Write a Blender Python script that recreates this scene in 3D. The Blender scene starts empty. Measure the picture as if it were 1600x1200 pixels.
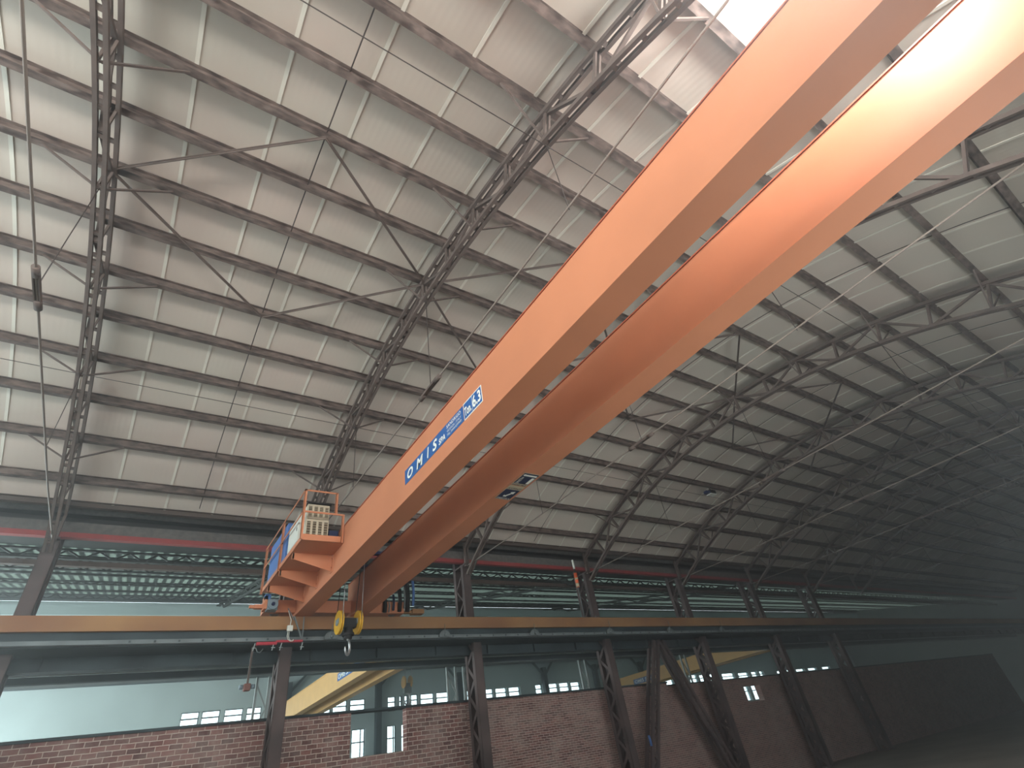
import bpy, math, random
from mathutils import Vector, Matrix
random.seed(7)
SC = bpy.context.scene
COL = SC.collection
H = 1.6            # eye height: geometry below is written with z measured from the eye, floor at -1.6
FLOOR = -1.6

# ------------------------------------------------------------------ camera
Rv = Vector((0.7744, -0.6326, 0.0)); 
def cam_basis():
    pitch, roll, yaw = 6.43628787e-01, -1.79413523e-01, 6.84968974e-01
    F = Vector((math.sin(yaw)*math.cos(pitch), math.cos(yaw)*math.cos(pitch), math.sin(pitch)))
    R = Vector((math.cos(yaw), -math.sin(yaw), 0)); U = R.cross(F)
    R2 = math.cos(roll)*R + math.sin(roll)*U; U2 = -math.sin(roll)*R + math.cos(roll)*U
    return R2, U2, F
R2, U2, F = cam_basis()
cd = bpy.data.cameras.new('camera'); cam = bpy.data.objects.new('camera', cd); COL.objects.link(cam)
m = Matrix(((R2.x, U2.x, -F.x, 0), (R2.y, U2.y, -F.y, 0), (R2.z, U2.z, -F.z, H), (0, 0, 0, 1)))
cam.matrix_world = m
cd.sensor_fit = 'HORIZONTAL'; cd.sensor_width = 36.0; cd.lens = 792.34/1600*36.0
cd.clip_start = 0.05; cd.clip_end = 300
SC.camera = cam
# ------------------------------------------------------------------ world, light, exposure
w = bpy.data.worlds.new('overcast_sky'); SC.world = w; w.use_nodes = True
bg = w.node_tree.nodes['Background']; bg.inputs[0].default_value = (0.80, 0.95, 1.0, 1); bg.inputs[1].default_value = 4.0
SC.view_settings.view_transform = 'Standard'; SC.view_settings.look = 'None'
SC.view_settings.exposure = 0.1; SC.view_settings.gamma = 1.0; SC.view_settings.use_curve_mapping = False
def area(name, loc, target, sx, sy, power, color):
    ld = bpy.data.lights.new(name, 'AREA'); ld.shape = 'RECTANGLE'; ld.size = sx; ld.size_y = sy
    ld.energy = power; ld.color = color
    o = bpy.data.objects.new(name, ld); COL.objects.link(o)
    o.location = (loc[0], loc[1], loc[2]+H)
    d = Vector(target)-Vector(loc)
    o.rotation_euler = d.to_track_quat('-Z', 'Y').to_euler()
    return o
# daylight through the big gate at the near end, the near side windows, then added fill lights
area('gate_daylight', (-7.6, 6.0, 4.5), (6, 6.0, 3.9), 12, 4.0, 100, (1.0, 0.96, 0.92))
area('side_window_daylight', (-4.0, -1.9, 4.4), (-3.2, 0.9, 7.4), 7.4, 1.6, 950, (1.0, 0.95, 0.89))
area('far_fill_light', (9.0, -1.95, 0.4), (9.0, 5, 3.4), 10, 2.6, 300, (1.0, 0.97, 0.92))  # added fill to lift the far bays, no known window there
area('side_hall_fill_light', (-7.6, 22.0, 1.8), (6, 22.0, 2.2), 12, 5.0, 2200, (0.86, 1.0, 1.0))  # added fill to brighten the side hall and its far wall
def bulb(name, loc, power, radius, color):
    ld = bpy.data.lights.new(name, 'POINT'); ld.energy = power; ld.shadow_soft_size = radius; ld.color = color
    o = bpy.data.objects.new(name, ld); COL.objects.link(o); o.location = (loc[0], loc[1], loc[2]+H)
bulb('glare_wash_lamp', (3.5, -1.2, 5.6), 700, 0.25, (1.0, 0.98, 0.96))  # unseen lamp added to wash the top-right roof like lens glare
bulb('roof_fill_light', (1.2, -1.5, 5.9), 190, 0.25, (1.0, 0.98, 0.96))  # unseen light added to brighten the roof at the top

# ------------------------------------------------------------------ materials
def srgb(r, g, b):
    f = lambda c: ((c/255+0.055)/1.055)**2.4 if c > 10.3 else c/255/12.92
    return (f(r), f(g), f(b), 1)
def mat(name, col, rough=0.6, metal=0.0, var=0.0, scale=3.0, col2=None, bump=0.0, spec=0.3, stretch=None, lo=0.35, hi=0.65):
    mt = bpy.data.materials.new(name); mt.use_nodes = True
    nt = mt.node_tree; b = nt.nodes['Principled BSDF']
    b.inputs['Roughness'].default_value = rough; b.inputs['Metallic'].default_value = metal
    b.inputs['Specular IOR Level'].default_value = spec
    if col2 is None and var > 0:
        col2 = tuple(max(0, c*(1-var)) for c in col[:3])+(1,)
    if col2 is not None:
        tc = nt.nodes.new('ShaderNodeTexCoord'); mp = nt.nodes.new('ShaderNodeMapping')
        nz = nt.nodes.new('ShaderNodeTexNoise'); nz.inputs['Scale'].default_value = scale; nz.inputs['Detail'].default_value = 6
        cr = nt.nodes.new('ShaderNodeValToRGB'); cr.color_ramp.elements[0].position = lo; cr.color_ramp.elements[1].position = hi
        cr.color_ramp.elements[0].color = col2; cr.color_ramp.elements[1].color = col
        if stretch: mp.inputs['Scale'].default_value = stretch
        L = nt.links.new
        L(tc.outputs['Object'], mp.inputs[0]); L(mp.outputs[0], nz.inputs['Vector']); L(nz.outputs['Fac'], cr.inputs[0]); L(cr.outputs[0], b.inputs['Base Color'])
        if bump:
            bp = nt.nodes.new('ShaderNodeBump'); bp.inputs['Strength'].default_value = bump; bp.inputs['Distance'].default_value = 0.01
            L(nz.outputs['Fac'], bp.inputs['Height']); L(bp.outputs[0], b.inputs['Normal'])
    else:
        b.inputs['Base Color'].default_value = col
    return mt
M = {}
M['orange'] = mat('orange_crane_paint', srgb(204, 134, 98), 0.5, var=0.08, scale=1.3)
M['orange_rim'] = mat('orange_red_edge_paint', srgb(170, 92, 66), 0.5)
M['ochre'] = mat('ochre_beam_paint', srgb(166, 128, 88), 0.65, col2=srgb(140, 100, 72), scale=0.5)
M['yellow_girder'] = mat('yellow_ochre_girder_paint', srgb(208, 168, 112), 0.5, var=0.1)
M['purlin'] = mat('brown_primed_steel', srgb(122, 108, 101), 0.75, col2=srgb(66, 56, 52), scale=5, stretch=(1, 2.5, 2.5), lo=0.35, hi=0.68)
M['truss'] = mat('dark_brown_steel', srgb(104, 92, 86), 0.7, var=0.3, scale=4)
M['tie'] = mat('grey_brown_rod', srgb(132, 122, 114), 0.6)
M['wire'] = mat('dark_wire', srgb(60, 52, 48), 0.6)
M['column'] = mat('column_brown_steel', srgb(98, 84, 82), 0.7, col2=srgb(66, 58, 58), scale=1.5)
M['old'] = mat('blue_grey_old_girder', srgb(66, 78, 82), 0.7, col2=srgb(50, 58, 62), scale=1.2)
M['old_light'] = mat('light_grey_flange', srgb(120, 130, 132), 0.65, var=0.25, scale=3)
M['eave'] = mat('eave_beam_brown', srgb(88, 76, 70), 0.75, var=0.25)
M['clad'] = mat('grey_eave_cladding', srgb(104, 101, 97), 0.8, col2=srgb(80, 78, 76), scale=8)
M['black'] = mat('black_gap_shade', srgb(40, 38, 38), 0.8)
M['red'] = mat('faded_red_beam', srgb(150, 66, 66), 0.6, var=0.2)
M['floor'] = mat('concrete_floor', srgb(150, 143, 132), 0.85, var=0.25, scale=0.6)
M['plaster'] = mat('grey_plaster', srgb(150, 156, 154), 0.85, var=0.12, scale=0.8)
M['teal'] = mat('grey_teal_sheet', srgb(168, 184, 184), 0.8, var=0.15, scale=0.5)
M['lattice'] = mat('pale_grey_steel', srgb(150, 160, 160), 0.65, var=0.15)
M['joist'] = mat('dark_joist_steel', srgb(46, 50, 48), 0.7)
M['blue'] = mat('blue_paint', srgb(78, 114, 172), 0.5)
M['blue_dark'] = mat('dark_blue_paint', srgb(28, 40, 76), 0.5)
M['white'] = mat('white_enamel', srgb(216, 220, 212), 0.5)
M['rust'] = mat('pale_rust', srgb(140, 100, 92), 0.7, var=0.3, scale=8)
M['beige'] = mat('beige_enamel', srgb(196, 188, 166), 0.55)
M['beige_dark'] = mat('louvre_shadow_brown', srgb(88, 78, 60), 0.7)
M['rubber'] = mat('black_rubber', srgb(28, 28, 30), 0.6)
M['yellow'] = mat('yellow_sheave_paint', srgb(226, 178, 52), 0.45, var=0.15)
M['steel'] = mat('bare_steel', srgb(190, 192, 194), 0.35, metal=0.7)
M['collector'] = mat('crimson_collector', srgb(176, 52, 66), 0.5)
M['grey_motor'] = mat('blue_grey_motor_paint', srgb(122, 140, 150), 0.5)
M['sign_blue'] = mat('sign_blue', srgb(44, 96, 160), 0.5)
M['sign_white'] = mat('sign_white', srgb(238, 240, 232), 0.5)
M['sign_navy'] = mat('sign_navy', srgb(34, 44, 74), 0.5)
M['sign_cream'] = mat('sign_cream', srgb(190, 178, 150), 0.5)
M['fluor'] = mat('fluorescent_orange', srgb(235, 100, 50), 0.5)
M['lime'] = mat('pale_green_strip', srgb(196, 214, 150), 0.6)

def roof_mat():
    mt = bpy.data.materials.new('grey_insulated_roof_panel'); mt.use_nodes = True; nt = mt.node_tree; L = nt.links.new
    b = nt.nodes['Principled BSDF']; b.inputs['Roughness'].default_value = 0.75; b.inputs['Specular IOR Level'].default_value = 0.2
    tc = nt.nodes.new('ShaderNodeTexCoord')
    nz = nt.nodes.new('ShaderNodeTexNoise'); nz.inputs['Scale'].default_value = 0.45; nz.inputs['Detail'].default_value = 3
    cr = nt.nodes.new('ShaderNodeValToRGB'); cr.color_ramp.elements[0].position = 0.35; cr.color_ramp.elements[1].position = 0.65
    cr.color_ramp.elements[0].color = srgb(202, 189, 178); cr.color_ramp.elements[1].color = srgb(198, 193, 181)
    wv = nt.nodes.new('ShaderNodeTexWave'); wv.wave_type = 'BANDS'; wv.bands_direction = 'X'; wv.inputs['Scale'].default_value = 3.3
    bp = nt.nodes.new('ShaderNodeBump'); bp.inputs['Strength'].default_value = 0.12; bp.inputs['Distance'].default_value = 0.006
    L(tc.outputs['Object'], nz.inputs['Vector']); L(nz.outputs['Fac'], cr.inputs[0]); L(cr.outputs[0], b.inputs['Base Color'])
    L(tc.outputs['Object'], wv.inputs['Vector']); L(wv.outputs['Fac'], bp.inputs['Height']); L(bp.outputs[0], b.inputs['Normal'])
    return mt
M['roof'] = roof_mat()
M['joint'] = mat('pale_joint_strip', srgb(226, 224, 212), 0.6, var=0.12, scale=1.2)

def brick_mat(nm, bw, bh, ms):
    mt = bpy.data.materials.new(nm); mt.use_nodes = True; nt = mt.node_tree; L = nt.links.new
    b = nt.nodes['Principled BSDF']; b.inputs['Roughness'].default_value = 0.9; b.inputs['Specular IOR Level'].default_value = 0.1
    tc = nt.nodes.new('ShaderNodeTexCoord'); sp = nt.nodes.new('ShaderNodeSeparateXYZ'); cb = nt.nodes.new('ShaderNodeCombineXYZ')
    L(tc.outputs['Object'], sp.inputs[0]); L(sp.outputs['X'], cb.inputs['X']); L(sp.outputs['Z'], cb.inputs['Y'])
    br = nt.nodes.new('ShaderNodeTexBrick'); br.inputs['Scale'].default_value = 1.0
    br.inputs['Brick Width'].default_value = bw; br.inputs['Row Height'].default_value = bh; br.inputs['Mortar Size'].default_value = ms
    br.inputs['Mortar Smooth'].default_value = 0.3; br.inputs['Bias'].default_value = -0.1
    br.inputs['Color1'].default_value = srgb(146, 106, 100); br.inputs['Color2'].default_value = srgb(98, 72, 70); br.inputs['Mortar'].default_value = srgb(196, 184, 174)
    nzd = nt.nodes.new('ShaderNodeTexNoise'); nzd.inputs['Scale'].default_value = 5; nzd.inputs['Detail'].default_value = 3
    vm = nt.nodes.new('ShaderNodeVectorMath'); vm.operation = 'MULTIPLY_ADD'; vm.inputs[1].default_value = (0.03, 0.022, 0); 
    L(nzd.outputs['Color'], vm.inputs[0]); L(cb.outputs[0], vm.inputs[2]); L(vm.outputs[0], br.inputs['Vector']); L(cb.outputs[0], nzd.inputs['Vector'])
    n2 = nt.nodes.new('ShaderNodeTexNoise'); n2.inputs['Scale'].default_value = 1.6; n2.inputs['Detail'].default_value = 8; n2.inputs['Roughness'].default_value = 0.7
    L(cb.outputs[0], n2.inputs['Vector'])
    cr = nt.nodes.new('ShaderNodeValToRGB'); cr.color_ramp.elements[0].position = 0.42; cr.color_ramp.elements[1].position = 0.7
    cr.color_ramp.elements[0].color = (0, 0, 0, 1); cr.color_ramp.elements[1].color = (0.5, 0.5, 0.5, 1)
    L(n2.outputs['Fac'], cr.inputs[0])
    mx = nt.nodes.new('ShaderNodeMix'); mx.data_type = 'RGBA'
    L(cr.outputs[0], mx.inputs['Factor']); L(br.outputs['Color'], mx.inputs[6]); mx.inputs[7].default_value = srgb(184, 172, 164)
    L(mx.outputs[2], b.inputs['Base Color'])
    bp = nt.nodes.new('ShaderNodeBump'); bp.inputs['Strength'].default_value = 0.5; bp.inputs['Distance'].default_value = 0.01; bp.invert = True
    L(br.outputs['Fac'], bp.inputs['Height']); L(bp.outputs[0], b.inputs['Normal'])
    return mt
M['brick'] = brick_mat('old_red_block_brick', 0.24, 0.095, 0.008)
M['brick_small'] = brick_mat('old_red_small_brick', 0.21, 0.058, 0.006)

def glass_mat():
    mt = bpy.data.materials.new('window_glass'); mt.use_nodes = True; nt = mt.node_tree; L = nt.links.new
    nt.nodes.remove(nt.nodes['Principled BSDF']); out = nt.nodes['Material Output']
    t = nt.nodes.new('ShaderNodeBsdfTransparent'); t.inputs[0].default_value = (0.92, 0.97, 0.97, 1)
    g = nt.nodes.new('ShaderNodeBsdfGlossy'); g.inputs['Roughness'].default_value = 0.05
    mx = nt.nodes.new('ShaderNodeMixShader'); mx.inputs[0].default_value = 0.06
    L(t.outputs[0], mx.inputs[1]); L(g.outputs[0], mx.inputs[2]); L(mx.outputs[0], out.inputs[0])
    return mt
M['glass'] = glass_mat()
def sheet_mat():
    # corrugated translucent roof sheet: ribs let different amounts of daylight through
    mt = bpy.data.materials.new('translucent_corrugated_sheet'); mt.use_nodes = True; nt = mt.node_tree; L = nt.links.new
    nt.nodes.remove(nt.nodes['Principled BSDF']); out = nt.nodes['Material Output']
    tc = nt.nodes.new('ShaderNodeTexCoord')
    wv = nt.nodes.new('ShaderNodeTexWave'); wv.wave_type = 'BANDS'; wv.bands_direction = 'X'; wv.inputs['Scale'].default_value = 1.25
    cr = nt.nodes.new('ShaderNodeValToRGB'); cr.color_ramp.elements[0].position = 0.3; cr.color_ramp.elements[1].position = 0.7
    cr.color_ramp.elements[0].color = (0.01, 0.012, 0.011, 1); cr.color_ramp.elements[1].color = (0.09, 0.11, 0.09, 1)
    t = nt.nodes.new('ShaderNodeBsdfTranslucent'); d = nt.nodes.new('ShaderNodeBsdfDiffuse'); d.inputs[0].default_value = (0.12, 0.15, 0.13, 1)
    mx = nt.nodes.new('ShaderNodeMixShader'); mx.inputs[0].default_value = 0.2
    L(tc.outputs['Object'], wv.inputs['Vector']); L(wv.outputs['Fac'], cr.inputs[0]); L(cr.outputs[0], t.inputs[0])
    L(t.outputs[0], mx.inputs[1]); L(d.outputs[0], mx.inputs[2]); L(mx.outputs[0], out.inputs[0])
    return mt
M['sheet'] = sheet_mat()

# ------------------------------------------------------------------ mesh helpers
class MB:
    def __init__(s): s.v = []; s.f = []; s.mi = []; s.cur = 0; s.smooth = set()
    def _add(s, vs, fs, smooth=False):
        n = len(s.v); s.v += [tuple(p) for p in vs]
        for f in fs:
            if smooth: s.smooth.add(len(s.f))
            s.f.append(tuple(n+i for i in f)); s.mi.append(s.cur)
        return s
    def box(s, a, b):
        x0, y0, z0 = [min(a[i], b[i]) for i in range(3)]; x1, y1, z1 = [max(a[i], b[i]) for i in range(3)]
        return s._add([(x0,y0,z0),(x1,y0,z0),(x1,y1,z0),(x0,y1,z0),(x0,y0,z1),(x1,y0,z1),(x1,y1,z1),(x0,y1,z1)],
                      [(3,2,1,0),(4,5,6,7),(0,1,5,4),(1,2,6,5),(2,3,7,6),(3,0,4,7)])
    def bar(s, p, q, w_, h_, side=(1, 0, 0)):
        """rectangular bar from p to q; w_ along side vector, h_ across"""
        p = Vector(p); q = Vector(q); d = (q-p).normalized(); sd = Vector(side); sd = (sd-d*sd.dot(d))
        if sd.length < 1e-4: sd = Vector((0, 1, 0)); sd = sd-d*sd.dot(d)
        sd.normalize(); up = d.cross(sd)
        a = sd*w_/2; b = up*h_/2
        vs = [p-a-b, p+a-b, p+a+b, p-a+b, q-a-b, q+a-b, q+a+b, q-a+b]
        return s._add(vs, [(3,2,1,0),(4,5,6,7),(0,1,5,4),(1,2,6,5),(2,3,7,6),(3,0,4,7)])
    def tube(s, pts, r, n=8, caps=True):
        pts = [Vector(p) for p in pts]; rings = []
        ref = Vector((0.123, 0.35, 0.93))
        for i, p in enumerate(pts):
            d = (pts[min(i+1, len(pts)-1)]-pts[max(i-1, 0)]).normalized()
            a = d.cross(ref)
            if a.length < 1e-3: a = d.cross(Vector((1, 0, 0)))
            a.normalize(); b = d.cross(a)
            rr = r[i] if isinstance(r, (list, tuple)) else r
            rings.append([p+a*rr*math.cos(2*math.pi*k/n)+b*rr*math.sin(2*math.pi*k/n) for k in range(n)])
        base = len(s.v)
        for rg in rings: s.v += [tuple(v) for v in rg]
        for i in range(len(rings)-1):
            for k in range(n):
                s.smooth.add(len(s.f))
                s.f.append((base+i*n+k, base+i*n+(k+1) % n, base+(i+1)*n+(k+1) % n, base+(i+1)*n+k)); s.mi.append(s.cur)
        if caps:
            s.f.append(tuple(base+k for k in reversed(range(n)))); s.mi.append(s.cur)
            s.f.append(tuple(base+(len(rings)-1)*n+k for k in range(n))); s.mi.append(s.cur)
        return s
    def lathe_x(s, c, prof, n=32):
        """profile [(x offset, radius)] turned about an axis along X through c; closed ends"""
        base = len(s.v)
        for (dx, r) in prof:
            for k in range(n):
                a = 2*math.pi*k/n; s.v.append((c[0]+dx, c[1]+r*math.cos(a), c[2]+r*math.sin(a)))
        for i in range(len(prof)-1):
            for k in range(n):
                s.f.append((base+i*n+k, base+i*n+(k+1) % n, base+(i+1)*n+(k+1) % n, base+(i+1)*n+k)); s.mi.append(s.cur)
        s.f.append(tuple(base+k for k in reversed(range(n)))); s.mi.append(s.cur)
        s.f.append(tuple(base+(len(prof)-1)*n+k for k in range(n))); s.mi.append(s.cur)
        return s
    def prism_x(s, poly, x0, x1):
        n = len(poly); vs = [(x0, y, z) for y, z in poly]+[(x1, y, z) for y, z in poly]
        fs = [tuple(range(n)), tuple(reversed(range(n, 2*n)))]+[(i, n+i, n+(i+1) % n, (i+1) % n) for i in range(n)]
        return s._add(vs, fs)
    def prism_y(s, poly, y0, y1):
        n = len(poly); vs = [(x, y0, z) for x, z in poly]+[(x, y1, z) for x, z in poly]
        fs = [tuple(reversed(range(n))), tuple(range(n, 2*n))]+[(i, (i+1) % n, n+(i+1) % n, n+i) for i in range(n)]
        return s._add(vs, fs)
    def build(s, name, mats, parent=None, bevel=0.0, **tags):
        """mesh object; vertices were given in eye coordinates (or local ones when the parent is a template)"""
        me = bpy.data.meshes.new(name)
        off = Vector((0, 0, H))
        if parent is not None: off = off-world_of(parent)
        me.from_pydata([tuple(Vector(v)+off) for v in s.v], [], s.f)
        if not isinstance(mats, (list, tuple)): mats = [mats]
        for mt in mats: me.materials.append(mt)
        for i, p in enumerate(me.polygons):
            p.material_index = s.mi[i]
            if i in s.smooth: p.use_smooth = True
        import bmesh
        bm = bmesh.new(); bm.from_mesh(me); bmesh.ops.recalc_face_normals(bm, faces=bm.faces); bm.to_mesh(me); bm.free()
        o = bpy.data.objects.new(name, me); COL.objects.link(o)
        if parent is not None: o.parent = parent
        if bevel:
            md = o.modifiers.new('bevel', 'BEVEL'); md.width = bevel; md.segments = 2; md.limit_method = 'ANGLE'
        for k, v in tags.items(): o[k] = v
        return o
def world_of(o):
    p = Vector((0, 0, 0))
    while o is not None: p += Vector(o.location); o = o.parent
    return p
def thing(name, loc, label, category, group=None):
    o = bpy.data.objects.new(name, None); COL.objects.link(o); o.empty_display_size = 0.2
    o.location = (loc[0], loc[1], loc[2]+H); o['label'] = label; o['category'] = category
    if group: o['group'] = group
    return o
def tag(o, label, category, group=None):
    o['label'] = label; o['category'] = category
    if group: o['group'] = group
    return o
def struct(o): o['kind'] = 'structure'; return o
def dup(root, dx, label=None):
    r = root.copy(); COL.objects.link(r); r.location = (root.location[0]+dx, root.location[1], root.location[2])
    if label: r['label'] = label
    for ch in list(root.children):
        c = ch.copy(); COL.objects.link(c); c.parent = r
        for g in list(ch.children):
            d = g.copy(); COL.objects.link(d); d.parent = c
    return r
def text(body, name, origin, right, up, height, material, parent, width=None, shear=0.0, bold=0.0, depth=0.003, **tags):
    cu = bpy.data.curves.new('lettering', 'FONT'); cu.body = body; cu.size = 1.0; cu.extrude = 0.0; cu.shear = shear; cu.offset = bold
    cu.resolution_u = 3
    t = bpy.data.objects.new('lettering', cu); COL.objects.link(t)
    bpy.context.view_layer.update()
    me = bpy.data.meshes.new_from_object(t); bpy.data.objects.remove(t)
    xs = [v.co.x for v in me.vertices]; ys = [v.co.y for v in me.vertices]
    x0, x1, y0, y1 = min(xs), max(xs), min(ys), max(ys)
    sy = height/(y1-y0); sx = (width/(x1-x0)) if width else sy
    R = Vector(right); U = Vector(up); N = R.cross(U); O = Vector(origin)+Vector((0, 0, H))-world_of(parent)
    for v in me.vertices:
        v.co = O+R*((v.co.x-x0)*sx)+U*((v.co.y-y0)*sy)+N*depth
    me.materials.clear(); me.materials.append(material)
    for p in me.polygons: p.material_index = 0
    me.name = name
    o = bpy.data.objects.new(name, me); COL.objects.link(o); o.parent = parent
    for k, v in tags.items(): o[k] = v
    return o

# ------------------------------------------------------------------ roof geometry
YC, ZC, RR = 5.97, -8.149, 16.148
def zr(y): return ZC+math.sqrt(RR*RR-(y-YC)**2)
def zl(y): return (7.28-14.0)+math.sqrt(14.0**2-(y-YC)**2)
X0, X1 = -8.0, 62.0
TX0, TS = 3.15, 5.01
YN, YF = -2.0, 13.7
mb = MB()
N = 48
ys = [YN+(YF-YN)*i/N for i in range(N+1)]
vs = [(x, y, zr(y)) for x in (X0, X1) for y in ys]+[(x, y, zr(y)+0.08) for x in (X0, X1) for y in ys]
n1 = N+1; fs = []
for i in range(N):
    fs.append((i, i+1, n1+i+1, n1+i)); fs.append((2*n1+i, 3*n1+i, 3*n1+i+1, 2*n1+i+1))
fs += [(0, n1, 3*n1, 2*n1), (N, 2*n1+N, 3*n1+N, n1+N)]
mb._add(vs, fs)
mb.cur = 1
x = -1.048+1.0*(-6)
while x < X1-0.3:
    if x > X0+0.3:
        for i in range(N):
            a, b = ys[i], ys[i+1]; wd = 0.025
            mb._add([(x-wd, a, zr(a)-0.004), (x+wd, a, zr(a)-0.004), (x+wd, b, zr(b)-0.004), (x-wd, b, zr(b)-0.004),
                     (x-wd, a, zr(a)-0.016), (x+wd, a, zr(a)-0.016), (x+wd, b, zr(b)-0.016), (x-wd, b, zr(b)-0.016)],
                    [(0,1,2,3),(7,6,5,4),(0,4,5,1),(1,5,6,2),(2,6,7,3),(3,7,4,0)])
    x += 1.0
struct(mb.build('ceiling', [M['roof'], M['joint']]))

# purlins
ORD = ['first', 'second', 'third', 'fourth', 'fifth', 'sixth', 'seventh', 'eighth', 'ninth', 'tenth', 'eleventh', 'twelfth', 'thirteenth', 'fourteenth', 'fifteenth']
PH = 0.17
for j in range(-1, 14):
    if j == 13: pass
    y = float(j); z = zr(y)-0.016
    mb = MB(); t = 0.012
    mb.box((X0, y-0.055, z-PH), (X1, y+0.055, z-PH+t)); mb.box((X0, y-0.055, z-t), (X1, y+0.055, z)); mb.box((X0, y-0.012, z-PH+t), (X1, y+0.012, z-t))
    o = mb.build('roof_purlin', M['purlin'])
    tag(o, 'brown steel roof purlin, %s one up from the eave beam' % ORD[13-j], 'purlin', 'purlins under the arched roof')

# ------------------------------------------------------------------ arch trusses
def chord_z_top(y): return zr(y)-0.016-PH-0.045
def make_truss(label):
    r = thing('arch_truss', (TX0, 13.75, 5.22), label, 'roof truss', 'arched steel roof trusses')
    X = TX0
    def pair_chord(zf, y0, y1, name, h):
        mb = MB(); n = int((y1-y0)/0.5)
        for s in (-1, 1):
            for i in range(n):
                a = y0+(y1-y0)*i/n; b = y0+(y1-y0)*(i+1)/n
                mb.bar((X+s*0.055, a, zf(a)), (X+s*0.055, b, zf(b)), 0.05, h)
        y = y0+0.15
        while y < y1:
            mb.bar((X, y-0.03, zf(y)), (X, y+0.03, zf(y+0.0)), 0.11, h*0.6); y += 0.42
        return mb.build(name, M['truss'], r)
    pair_chord(chord_z_top, -1.8, 13.72, 'top_chord', 0.075)
    pair_chord(zl, -1.75, 13.7, 'bottom_chord', 0.07)
    for j in range(-1, 14):
        yl = 5.97+(j-5.97)*0.955
        mb = MB()
        for s in (-1, 1): mb.bar((X+s*0.035, j, chord_z_top(j)), (X+s*0.035, yl, zl(yl)), 0.03, 0.045)
        mb.build('web_post', M['truss'], r)
        if j % 2 == 0:
            mb = MB()
            for s in (-1, 1):
                mb.bar((X, yl, zl(yl)), (X+s*0.78, j, zr(j)-PH-0.03), 0.028, 0.028, (0, 1, 0))
            mb.build('knee_brace', M['truss'], r)
    for j in range(0, 14, 2):
        for d in (-1, 1):
            k = j+d
            if k > 13 or k < -1: continue
            yl = 5.97+(k-5.97)*0.955
            mb = MB(); mb.bar((X, j, chord_z_top(j)), (X, yl, zl(yl)), 0.05, 0.05); mb.build('web_diagonal', M['truss'], r)
    for ye in (13.75, -1.81):
        mb = MB()
        for s in (-1, 1): mb.bar((X+s*0.05, ye, 5.2), (X+s*0.05, ye, 5.98), 0.045, 0.08)
        mb.build('end_post', M['truss'], r)
    mb = MB(); mb.tube([(X, -1.8, 5.24), (X, 0.4, 5.25), (X, 5.7, 5.2), (X, 6.3, 5.2), (X, 11, 5.16), (X, 13.75, 5.22)], 0.015, 8)
    tr = mb.build('tie_rod', M['tie'], r)
    mb = MB()
    mb.box((X-0.035, 5.72, 5.175), (X-0.02, 6.28, 5.225)); mb.box((X+0.02, 5.72, 5.175), (X+0.035, 6.28, 5.225))
    mb.tube([(X, 5.64, 5.2), (X, 5.8, 5.2)], 0.042, 10); mb.tube([(X, 6.2, 5.2), (X, 6.36, 5.2)], 0.042, 10)
    mb.build('turnbuckle', M['truss'], tr)
    for y in (2.2, 5.97, 9.7):
        mb = MB(); mb.tube([(X+0.01, y, zl(y)), (X, y, 5.19)], 0.007, 6); mb.build('hanger_rod', M['wire'], r)
    return r
TL = ['steel arch truss meeting the wall behind the crane platform cabinets', 'steel arch truss mostly hidden behind the orange twin girders',
      'steel arch truss meeting the wall beside the striped warning rod', 'fourth steel arch truss, partly seen past the right end of the girders',
      'fifth steel arch truss, far and dark on the right', 'sixth steel arch truss, second from the far end', 'farthest steel arch truss in the dark at the right']
truss = make_truss(TL[0])
for k in range(1, 7): dup(truss, TS*k, TL[k])
dup(truss, -TS, 'steel arch truss left of the picture, nearest the gate end')

# diamond bracing of each bay, sag rods, longitudinal wires
def bay_name(k): return ['bay left of the platform truss', 'bay right of the platform truss', 'third bay',
                         'fourth bay', 'fifth bay', 'last bay'][k]
for k in range(0, 6):
    xl = TX0+TS*(k-1); xm = xl+TS/2; xr = xl+TS
    r = thing('roof_bracing', (xm, 4, zr(4)-PH), 'diamond of thin steel braces under the purlins in the '+bay_name(k), 'bracing', 'diamond roof bracing')
    zz = lambda y: zr(y)-PH-0.05
    for (xa, ya) in ((xm, 4.0), (xm, 8.0)):
        for xb in (xl, xr):
            mb = MB(); dz = -0.0
            mb.bar((xa, ya, zz(ya)), (xb, 5.97, zz(5.97)-0.02), 0.045, 0.012, (0, 1, 0)); mb.bar((xa, ya, zz(ya)-0.02), (xb, 5.97, zz(5.97)-0.04), 0.01, 0.035, (0, 1, 0))
            mb.build('brace_rod', M['truss'], r)
    mb = MB(); pts = [(xm-0.0, -1.6+i*0.6, zr(-1.6+i*0.6)-0.12) for i in range(26)]
    mb.tube(pts, 0.009, 6)
    tag(mb.build('sag_rod', M['wire']), 'thin black sag rod threading the purlins in the '+bay_name(k), 'rod', 'sag rods between purlins')
for y, lab in ((2.2, 'thin wire strung along the roof high over the crane girders'), (9.7, 'thin wire strung along the roof near the eave side')):
    mb = MB(); mb.tube([(X0, y, 6.70), (3.15, y, 6.70), (8.16, y, 6.69), (20, y, 6.7), (33, y, 6.7)], 0.007, 6)
    tag(mb.build('stay_wire', M['wire']), lab, 'wire', 'longitudinal stay wires')

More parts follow.
